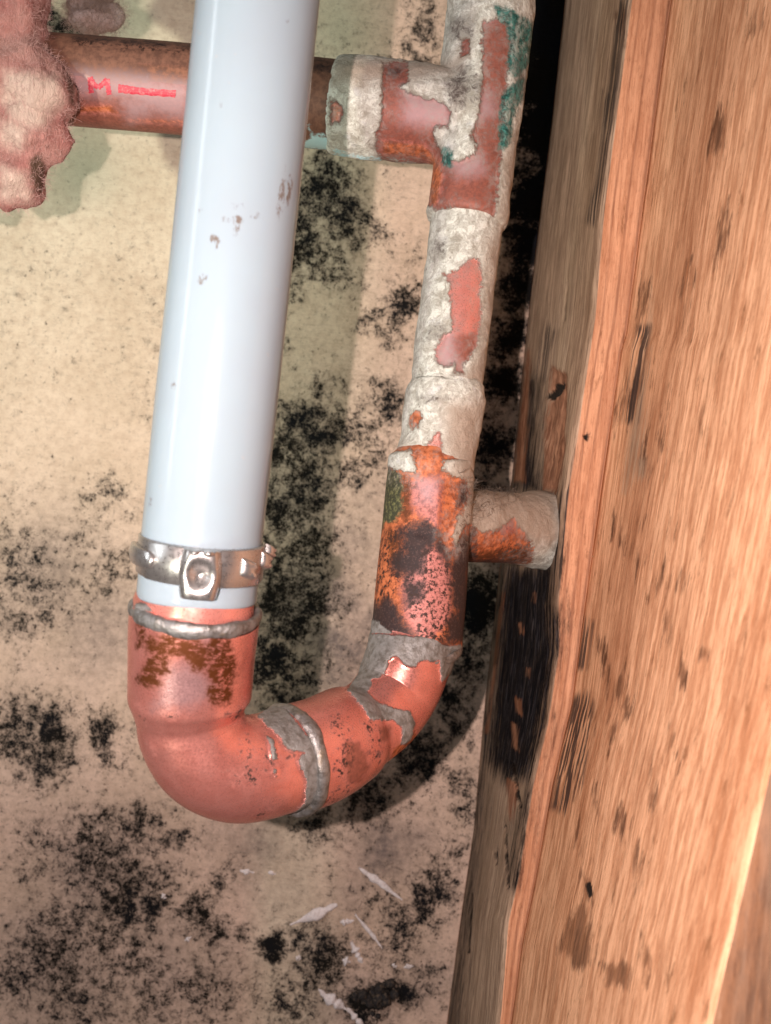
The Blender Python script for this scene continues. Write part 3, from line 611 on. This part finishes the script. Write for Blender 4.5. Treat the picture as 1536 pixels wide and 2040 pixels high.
scuf = [(575,378,5,24,8),(478,410,10,4,10),(508,428,16,4,15),(465,436,18,6,0),(470,455,6,12,0),(430,482,8,14,-25),(402,556,9,10,0),(345,770,4,6,0),(400,420,4,4,0),(440,210,3,3,0),(575,42,5,3,0),(466,464,4,4,0),(560,390,4,30,8),(300,1000,3,5,0)]
sc = np.where(fr, spots(uu, vv, scuf), -200)
pt = thing('plastic_pipe', P(393,1195,114), 'white plastic water pipe running down in front of the mouldy wall to the elbow', 'plastic pipe')
mesh('pipe_body', V, Fc, PLASTIC, pt, dict(scuff=sc))

# ------------------------------------------------------------------ clamp
cp0 = P(402,1108,113.7); up = P(404,1065,113.6)-P(393,1190,114); up /= np.linalg.norm(up)
# tilt the band a little, as it sits in the photo
up = up+np.array([.02, -.06, 0]); up /= np.linalg.norm(up)
n0 = CAM-cp0; n0 = n0/np.linalg.norm(n0); n0 = n0-up*(n0@up); n0 /= np.linalg.norm(n0); sd = np.cross(n0, up); sd = -sd if (sd@np.array([1,0,0])) < 0 else sd
RB = 119*113.7/1000/F
def cyl(ang, h, r): return cp0+up*h+r*(math.cos(ang)*n0+math.sin(ang)*sd)
def strip(a0, a1, h0, h1, r0, r1, na=60, round_end=0, bulge=0):
    """curved strap between two angles, with thickness"""
    V = []; Fc = []
    for i in range(na+1):
        a = a0+(a1-a0)*i/na
        e = 1.0
        if round_end: 
            f = min(i, na-i)/(na*.18); e = math.sqrt(max(0.04, 1-(1-min(f, 1))**2))
        hm, hh = (h0+h1)/2, (h1-h0)/2*e; b = .00012
        for (h, r) in ((hm-hh, r0), (hm-hh, r1-b), (hm-hh+b, r1), (hm, r1+bulge), (hm+hh-b, r1), (hm+hh, r1-b), (hm+hh, r0)): V.append(cyl(a, h, r))
    k = 7
    for i in range(na):
        for j in range(k): Fc.append([i*k+j, i*k+(j+1) % k, (i+1)*k+(j+1) % k, (i+1)*k+j])
    Fc.append(list(range(k-1, -1, -1))); Fc.append([na*k+j for j in range(k)])
    return V, Fc
cl = thing('hose_clamp', cp0, 'shiny steel pinch clamp around the bottom of the white plastic pipe', 'hose clamp')
hw = .0025
mesh('band', *strip(0, 2*math.pi, -hw, hw, RB-.0001, RB+.00035, 160), STEEL, cl)
mesh('overlap_band', *strip(math.radians(-52), math.radians(62), -hw*.99, hw*.99, RB+.00032, RB+.00068, 70), STEEL, cl)
mesh('tongue', *strip(math.radians(-100), math.radians(-40), -.0011, .0013, RB+.0003, RB+.0012, 40, 1, .0002), STEEL, cl)
# pinched ear with its dimple
V = []; Fc = []; nu, nv = 41, 41
for j in range(nv):
    v_ = -1+2*j/(nv-1)
    for i in range(nu):
        u_ = -1+2*i/(nu-1)
        wd = .00265*(1-.14*v_*v_)
        prof = max(0, 1-abs(u_)**5)**.55*(1-.12*v_**6)
        dim = .0013*math.exp(-((u_/.50)**2+(v_/.46)**2))
        rim = .00003*math.exp(-((math.hypot(u_, v_)-.72)/.16)**2)
        hgt = .0019*prof-dim+rim*prof
        x = u_*wd; z_ = v_*.0031-.00065
        bx = RB+.0004+hgt
        V.append(cp0+up*z_+n0*math.sqrt(max(bx*bx-x*x*.6, 1e-9))+sd*x)
for j in range(nv-1):
    for i in range(nu-1): Fc.append([j*nu+i, j*nu+i+1, (j+1)*nu+i+1, (j+1)*nu+i])
# skirts down to the band
b0 = len(V)
for i in range(nu): V.append(cp0+up*(-.0031-.00065)+(n0*(RB-.0008)+sd*(-1+2*i/(nu-1))*.0023))
for i in range(nu): V.append(cp0+up*(.0031-.00065)+(n0*(RB-.0008)+sd*(-1+2*i/(nu-1))*.0023))
for i in range(nu-1):
    Fc.append([b0+i, b0+i+1, i+1, i]); t0 = (nv-1)*nu; Fc.append([t0+i, t0+i+1, b0+nu+i+1, b0+nu+i])
mesh('pinched_ear', V, Fc, STEEL, cl)
def tab(ang, h, w_, hh, out, name='hook_tab', peaks=2):
    V = []; Fc = []; nu = nv = 21
    for j in range(nv):
        q = -1+2*j/(nv-1)
        for i in range(nu):
            p_ = -1+2*i/(nu-1)
            e = max(0, 1-p_**4)**.5*max(0, 1-q**4)**.5
            V.append(cyl(ang+p_*w_/RB, h+q*hh+.0004*(1-p_), RB+.0004+out*e*(1.0+.35*p_-.25*math.cos(q*3.1*peaks)*max(p_, 0))))
    for j in range(nv-1):
        for i in range(nu-1): Fc.append([j*nu+i, j*nu+i+1, (j+1)*nu+i+1, (j+1)*nu+i])
    return mesh(name, V, Fc, STEEL, cl)
tab(math.radians(42), -.0004, .0011, .0013, .0011); tab(math.radians(68), .0003, .0009, .0011, .0011); tab(math.radians(84), .0012, .0006, .0008, .0012)
# small upturned lips on top of the ear
def blob(c, r3, name, mat, parent, nz=.25, seed=0, sub=3):
    bm = bmesh.new(); bmesh.ops.create_icosphere(bm, subdivisions=sub, radius=1)
    V = np.array([v_.co[:] for v_ in bm.verts]); Fc = [[v_.index for v_ in f.verts] for f in bm.faces]; bm.free()
    V = V*(1+nz*fbm(V, 1.7, 4, seed))[:, None]
    ax = np.array([[CA, 0, SA], [0, 1, 0], [-SA, 0, CA]])
    return (np.asarray(c)+(V*np.asarray(r3))@ax), Fc
for (px, py) in ((390,1101),(417,1103)):
    V, Fc = blob(P(px, py, 103.9), (.00075, .0011, .00045), '', None, None, .1, int(px)); mesh('ear_lip', V, Fc, STEEL, cl)

# ------------------------------------------------------------------ wooden board and stud
def interp(tab_, y):
    t_ = np.array(tab_, float); s0 = (t_[-1, 0]-t_[0, 0])/(t_[-1, 1]-t_[0, 1])
    r = np.interp(y, t_[:, 1], t_[:, 0])
    r = np.where(y < t_[0, 1], t_[0, 0]+(y-t_[0, 1])*s0, r); return np.where(y > t_[-1, 1], t_[-1, 0]+(y-t_[-1, 1])*s0, r)
L0 = [(1126,0),(1099,250),(1070,480),(1045,700),(1020,950),(995,1140),(966,1400),(944,1650),(915,1850),(890,2040)]
L1 = [(1252,0),(1198,410),(1178,640),(1152,800),(1122,990),(1106,1200),(1106,1300),(1085,1440),(1055,1568),(1026,1747),(1006,1836),(992,2015)]
L2 = [(1337,0),(1281,414),(1248,662),(1237,700),(1196,990),(1161,1238),(1140,1400),(1100,1568),(1068,1747),(1040,1880),(1022,2015)]
L3 = [(1896,0),(1640,1100),(1520,1612),(1426,2015)]
MA = ['grey','raw','stain_shade','streak','mold_shade','crack']
def board(corners, ns, ny, y0=-420, y1=2460):
    """closed prism; corners(y) gives ordered world points for photo row y; ns subdivisions per side"""
    yy = np.linspace(y0, y1, ny); rows = []
    for y in yy:
        c = corners(y); row = []
        for i in range(len(c)):
            a, b = c[i], c[(i+1) % len(c)]
            for k in range(ns[i]):
                t_ = k/ns[i]
                row.append(a+(b-a)*t_)
        rows.append(np.array(row))
    k = len(rows[0]); V = np.concatenate(rows); Fc = []
    for i in range(ny-1):
        for j in range(k): Fc.append([i*k+j, (i+1)*k+j, (i+1)*k+(j+1) % k, i*k+(j+1) % k])
    Fc.append(list(range(k))); Fc.append([(ny-1)*k+j for j in range(k-1, -1, -1)])
    return V, Fc
def cornersA(y):
    p0 = P(float(interp(L0, y)), y, 224.2); p1 = P(float(interp(L1, y)), y, 160)
    ex = np.array([.0006, 0, 0]); 
    r = np.array([.05, 0, 0])
    q = p1+np.array([CA, 0, SA])*.0005+np.array([0, -.0006, 0])
    p1b = p1+np.array([0, .0007, 0])
    q1 = q+np.array([0, 0, 0])
    fr = q+r*1.0
    bk = p0+r*1.0; bk[0] = fr[0]
    return [p0, p1b, q1, q1+np.array([.012, 0, 0]), fr, bk]
V, Fc = board(cornersA, [44, 3, 34, 8, 4, 4], 560)
dn = fbm(V*np.array([1, 1, .12]), 260, 4, 91)
Nn = vnormals(V, Fc)
uu, vv = unproj(V); left = (Nn[:, 0] < -.5)
raw = polys(uu, vv, [[(1100,730),(1128,745),(1130,800),(1125,900),(1110,980),(1085,975),(1085,850),(1090,780)]])
crk = polys(uu, vv, [[(1085,790),(1105,765),(1122,762),(1112,785),(1095,800)], [(1160,870),(1175,862),(1170,880)], [(1018,1520),(1023,1520),(1040,1610),(1034,1612)], [(1004,1640),(1009,1640),(1014,1770),(1010,1770)], [(983,1698),(991,1688),(990,1722),(984,1724)], [(940,1780),(943,1780),(935,1900),(932,1900)], [(1128,560),(1131,560),(1124,640),(1121,640)]])
V = V+Nn*(.00022*dn+.0002*fbm(V, 300, 4, 93)-.0008*np.clip(raw/6, 0, 1)*(.7+.6*fbm(V, 500, 3, 4))-.0008*np.clip(crk/4+.3, 0, 1))[:, None]
far = np.where(left | (Nn[:, 1] < -.5), 0, 0)
moldA = polys(uu, vv, [[(1045,740),(1075,760),(1070,900),(1085,985),(1015,985),(1030,880)], [(1000,1120),(1070,1120),(1110,1050),(1112,1180),(1112,1330),(1085,1480),(1055,1560),(1010,1560),(965,1520),(968,1400),(985,1200)], [(1085,985),(1115,990),(1108,1150),(1085,1150)], [(1055,1560),(1075,1500),(1040,1700),(1022,1760),(1015,1740),(1030,1640)],[(890,2040),(915,1880),(945,1660),(955,1600),(950,1700),(925,1900),(905,2060)], [(940,1500),(960,1480),(960,1620),(945,1660)]])
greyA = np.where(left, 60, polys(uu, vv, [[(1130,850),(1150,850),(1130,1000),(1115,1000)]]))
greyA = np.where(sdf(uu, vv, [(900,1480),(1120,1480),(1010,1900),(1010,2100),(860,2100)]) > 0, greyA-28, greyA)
rawA = np.maximum(raw, polys(uu, vv, [[(1048,700),(1060,690),(1045,960),(1022,960)], [(1020,1440),(1030,1440),(1035,1500),(1022,1490)], [(1010,1550),(1035,1560),(1020,1640),(1010,1620)], [(1032,1240),(1040,1240),(1042,1262),(1035,1262)], [(1028,1390),(1036,1395),(1040,1425),(1030,1420)], [(1050,1330),(1055,1332),(1052,1350),(1048,1348)], [(1062,1180),(1066,1182),(1064,1200),(1060,1198)], [(998,1180),(1003,1180),(975,1460),(968,1460)]])-1)
stk = polys(uu, vv, [[(1230,0),(1252,0),(1215,330),(1185,450),(1165,440),(1190,350)], [(1165,850),(1150,1000),(1130,1100),(1105,1190),(1110,1000)], [(1080,640),(1110,660),(1085,760),(1060,760)], [(1200,180),(1232,180),(1212,300),(1200,300)]])
stA = polys(uu, vv, [[(1230,30),(1260,0),(1240,90)]])
tt = (uu-interp(L1, vv))/np.maximum(interp(L2, vv)-interp(L1, vv), 10); ww = interp(L2, vv)-interp(L1, vv); wob = .05*fbm(V*np.array([1, 1, .3]), 60, 3, 71)
lnA = np.full(uu.shape, -200.)
for c_, h_ in ((.30, 1.2), (.62, 2.0), (.95, 2.4)):
    lnA = np.maximum(lnA, h_-np.abs(tt-c_-wob)*ww)
ba = thing('furring_board', P(1000,2100,200), 'rough board on the wall with grey left face and black mould around the pipe branch', 'wooden board')
mesh('board_body', V, Fc, WOOD_A, ba, dict(grey=greyA, raw=rawA, stain_shade=stA, streak=stk, mold_shade=moldA, crack=crk, line=np.where(left, -200., lnA)))

def cornersB(y):
    p2 = P(float(interp(L2, y)), y, 158.8); p3 = P(float(interp(L3, y)), y, 85)
    r = np.array([CA, 0, SA])*.036
    e = p3-p2; e /= np.linalg.norm(e)
    p3a = p3-e*.0008; p3b = p3+np.array([CA, 0, SA])*.0008
    fr = p3+r; bk = p2+r; 
    return [p2, p3a, p3b, fr, bk]
V, Fc = board(cornersB, [60, 3, 14, 4, 4], 420)
Nn = vnormals(V, Fc); uu, vv = unproj(V); left = (Nn[:, 0] < -.5); front = Nn[:, 1] < -.6
V = V+Nn*(.00025*fbm(V*np.array([1, 1, .12]), 180, 4, 95)+.0001*fbm(V, 300, 3, 96))[:, None]
greyB = polys(uu, vv, [[(1290,560),(1320,560),(1295,900),(1260,1000),(1220,1000),(1250,760)], [(1240,880),(1310,900),(1300,960),(1250,980)]])-22
greyB = np.where(front, 60, greyB)
stB = polys(uu, vv, [[(1130,1830),(1160,1790),(1180,1850),(1175,1920),(1150,1930),(1110,1890)], [(1160,1740),(1182,1760),(1180,1800),(1165,1790)], [(1200,1920),(1260,1920),(1250,1970),(1210,1960)], [(1280,1860),(1300,1900),(1295,1980),(1270,1960)]])
stB = np.maximum(stB, spots(uu, vv, [(1272,1040,5,12,10),(1220,1030,5,16,0),(1255,1100,4,9,10),(1290,1110,4,8,0),(1318,1160,11,28,15),(1355,1165,6,16,0),(1195,1290,7,16,0),(1210,1345,6,18,0),(1180,1420,6,20,0),(1222,1450,7,22,0),(1150,1660,5,18,0),(1190,1600,6,22,0),(1235,1370,16,30,20),(1400,1300,10,14,0),(1285,600,12,40,10),(1270,760,9,60,12),(1240,800,8,40,12),(1430,280,12,60,8),(1500,60,14,40,5),(1440,460,10,40,8),(1370,560,10,50,8),(1250,1410,9,24,0),(1330,1250,7,24,0),(1360,1340,8,26,0),(1400,860,7,26,0),(1320,880,6,20,0),(1290,930,5,20,0),(1300,1590,9,30,0),(1235,1630,8,24,0),(1270,1720,9,30,0),(1340,1480,10,30,0),(1270,1120,3,10,0),(1235,1070,3,14,0)])-2)
stB = np.where(front, 22, stB)  # grey and brown over the front face put its shade into the colour
stkB = polys(uu, vv, [[(1142,1395),(1165,1380),(1180,1400),(1160,1560),(1125,1620),(1095,1610),(1110,1540)], [(1165,1230),(1185,1240),(1165,1330),(1150,1330)], [(1270,650),(1295,650),(1270,840),(1245,840)]])+2
crB = polys(uu, vv, [[(1165,1760),(1178,1755),(1182,1785),(1172,1790)]])
bs = thing('wood_stud', P(1300,2100,120), 'wide orange-brown wooden stud with splashed brown spots at the right, nearest the viewer', 'wooden stud')
mesh('stud_body', V, Fc, WOOD_B, bs, dict(grey=greyB, raw=np.full(uu.shape, -200.), stain_shade=stB, streak=stkB, mold_shade=np.full(uu.shape, -200.), crack=crB, line=np.full(uu.shape, -200.)))

# ------------------------------------------------------------------ insulation
def insul(name, ells, mat, fmat, label, nf, seed, flen=.006):
    parts = []
    for i, (px, py, dd, rx, ry, rz) in enumerate(ells):
        k = dd/1000/F; parts.append(blob(P(px, py, dd), (rx*k, rz*k, ry*k), '', None, None, .35, seed+i, 4))
    V, Fc = remesh(*merge(parts), .0007, 6)
    N = vnormals(V, Fc)
    V = V+N*(.0016*fbm(V, 110, 4, seed)+.0007*fbm(V*np.array([1, 1, .5]), 420, 4, seed+3))[:, None]
    N = vnormals(V, Fc); uu, vv = unproj(V)
    o = thing(name, P(ells[0][0], ells[0][1]+120, ells[0][2]), label, 'insulation')
    dk = polys(uu, vv, [[(55,320),(80,300),(95,330),(85,390),(65,385),(60,350)], [(100,40),(125,60),(150,165),(150,215),(138,210),(130,150)]])-2
    pl = polys(uu, vv, [[(10,140),(110,150),(130,200),(90,250),(40,260),(0,200)], [(0,330),(50,345),(60,400),(0,400)], [(0,240),(60,250),(40,300),(0,290)]])
    mesh('batt', V, Fc, mat, o, dict(dark=dk, pale=pl))
    sel = N[:, 1] < .5
    fibres('loose_fibres', V[sel], N[sel], nf, flen, .000022, fmat, o, .8, seed)
    return o
insul('insulation_batt', [(10,40,150,92,100,70),(40,150,149,88,80,65),(82,185,148,68,52,60),(62,268,149,72,78,55),(36,345,150,62,74,50),(-80,200,150,150,230,80),(-60,-80,150,160,130,80)], PINKW, FIBRE,
      'torn pink fibreglass insulation at the upper left, hiding the pipe end', 8000, 101, .0020)
insul('insulation_tuft', [(185,42,166,48,18,30),(215,30,167,32,22,25),(165,15,167,28,26,25),(185,-25,168,40,30,30)], BROWNW, FIBREB,
      'small brown-grey tuft of fibreglass above the red-marked copper pipe', 2500, 131, .0032)

# ------------------------------------------------------------------ white flakes stuck on the wall
FL = [((715,1728),(800,1795),14,'long white gypsum sliver slanting down under the pipe shadow'),
      ((578,1842),(672,1802),20,'thick white gypsum sliver rising to the right, lower middle of the wall'),
      ((708,1820),(764,1892),10,'thin white gypsum sliver slanting steeply beside the thick one'),
      ((678,1838),(705,1834),12,'small cream gypsum chip between the thick and the thin sliver'),
      ((698,1876),(722,1918),15,'short tapered gypsum chip below the thin sliver'),
      ((682,1912),(698,1918),16,'round white gypsum crumb left of the short tapered chip'),
      ((634,1970),(690,2010),22,'broad white gypsum sliver at the bottom edge of the photo'),
      ((690,2008),(725,2045),15,'grey-white gypsum sliver continuing the broad one at the bottom edge'),
      ((478,1734),(508,1738),9,'small flat white gypsum chip under the front elbow, left one of two'),
      ((534,1738),(550,1741),8,'tiny white gypsum chip under the front elbow, right one of two'),
      ((590,1905),(600,1910),12,'white gypsum crumb beside the black mould clump left of the slivers'),
      ((780,1922),(792,1924),10,'tiny white gypsum crumb near the board, left one of the pair'),
      ((804,1926),(824,1926),9,'tiny flat gypsum crumb near the board, right one of the pair'),
      ((322,1780),(330,1790),9,'tiny white gypsum crumb in the black mould below the front elbow'),
      ((368,1874),(382,1866),8,'small grey-white gypsum chip in the mould at lower left')]
for i, (a, b, wd, lab) in enumerate(FL):
    a = np.array(a, float); b = np.array(b, float); k = DW/1000/F; n_ = 25; m_ = 12
    L = np.linalg.norm(b-a); dr = (b-a)/L; pr = np.array([-dr[1], dr[0]]); V = []
    for q in range(n_):
        t_ = q/(n_-1); env = (math.sin(math.pi*min(max(t_, .02), .98))**.3)*(.6+.4*(1-abs(2*t_-.8)))
        env *= 1+.55*vnoise(np.array([[t_*9+i*9.1, 0, i]]), 3)[0]
        wob = wd*.22*vnoise(np.array([[t_*4+i*3.3, 1.5, i]]), 8)[0]
        for j in range(m_):
            f = 2*math.pi*j/m_; c = a+dr*L*t_+pr*(wob+wd*.5*env*math.cos(f)); p = P(c[0], c[1], DW-.1)
            V.append(p+np.array([0, -1, 0])*(max(-.2, math.sin(f))*wd*.35*env*k*(1+.4*vnoise(np.array([[t_*9, f, i]]), 5)[0])))
    V = np.array(V); Fc = [[q*m_+j, q*m_+(j+1) % m_, (q+1)*m_+(j+1) % m_, (q+1)*m_+j] for q in range(n_-1) for j in range(m_)]
    Fc.append(list(range(m_))); Fc.append([(n_-1)*m_+j for j in range(m_-1, -1, -1)])
    V = V+np.array([0, 1, 0])*0
    o = mesh('gypsum_flake', V, Fc, GYPSUM, origin=P((a[0]+b[0])/2, (a[1]+b[1])/2, DW))
    prop(o, lab, 'plaster flake', 'gypsum flakes on the wall')
# black crumbly clump at the bottom edge
parts = []
for i in range(26):
    px, py = 752+rng.normal(0, 22), 1992+rng.normal(0, 24); r = rng.uniform(.0006, .0018)
    parts.append(blob(P(px, py, DW-rng.uniform(.2, 2)), (r, r*.9, r), '', None, None, .7, 200+i, 2))
V, Fc = merge(parts)
o = mesh('mold_clump', V, Fc, CRUMB, origin=P(752, 2000, DW)); prop(o, 'raised black crumbly clump on the wall at the bottom edge, right of the broad sliver', 'mould clump')
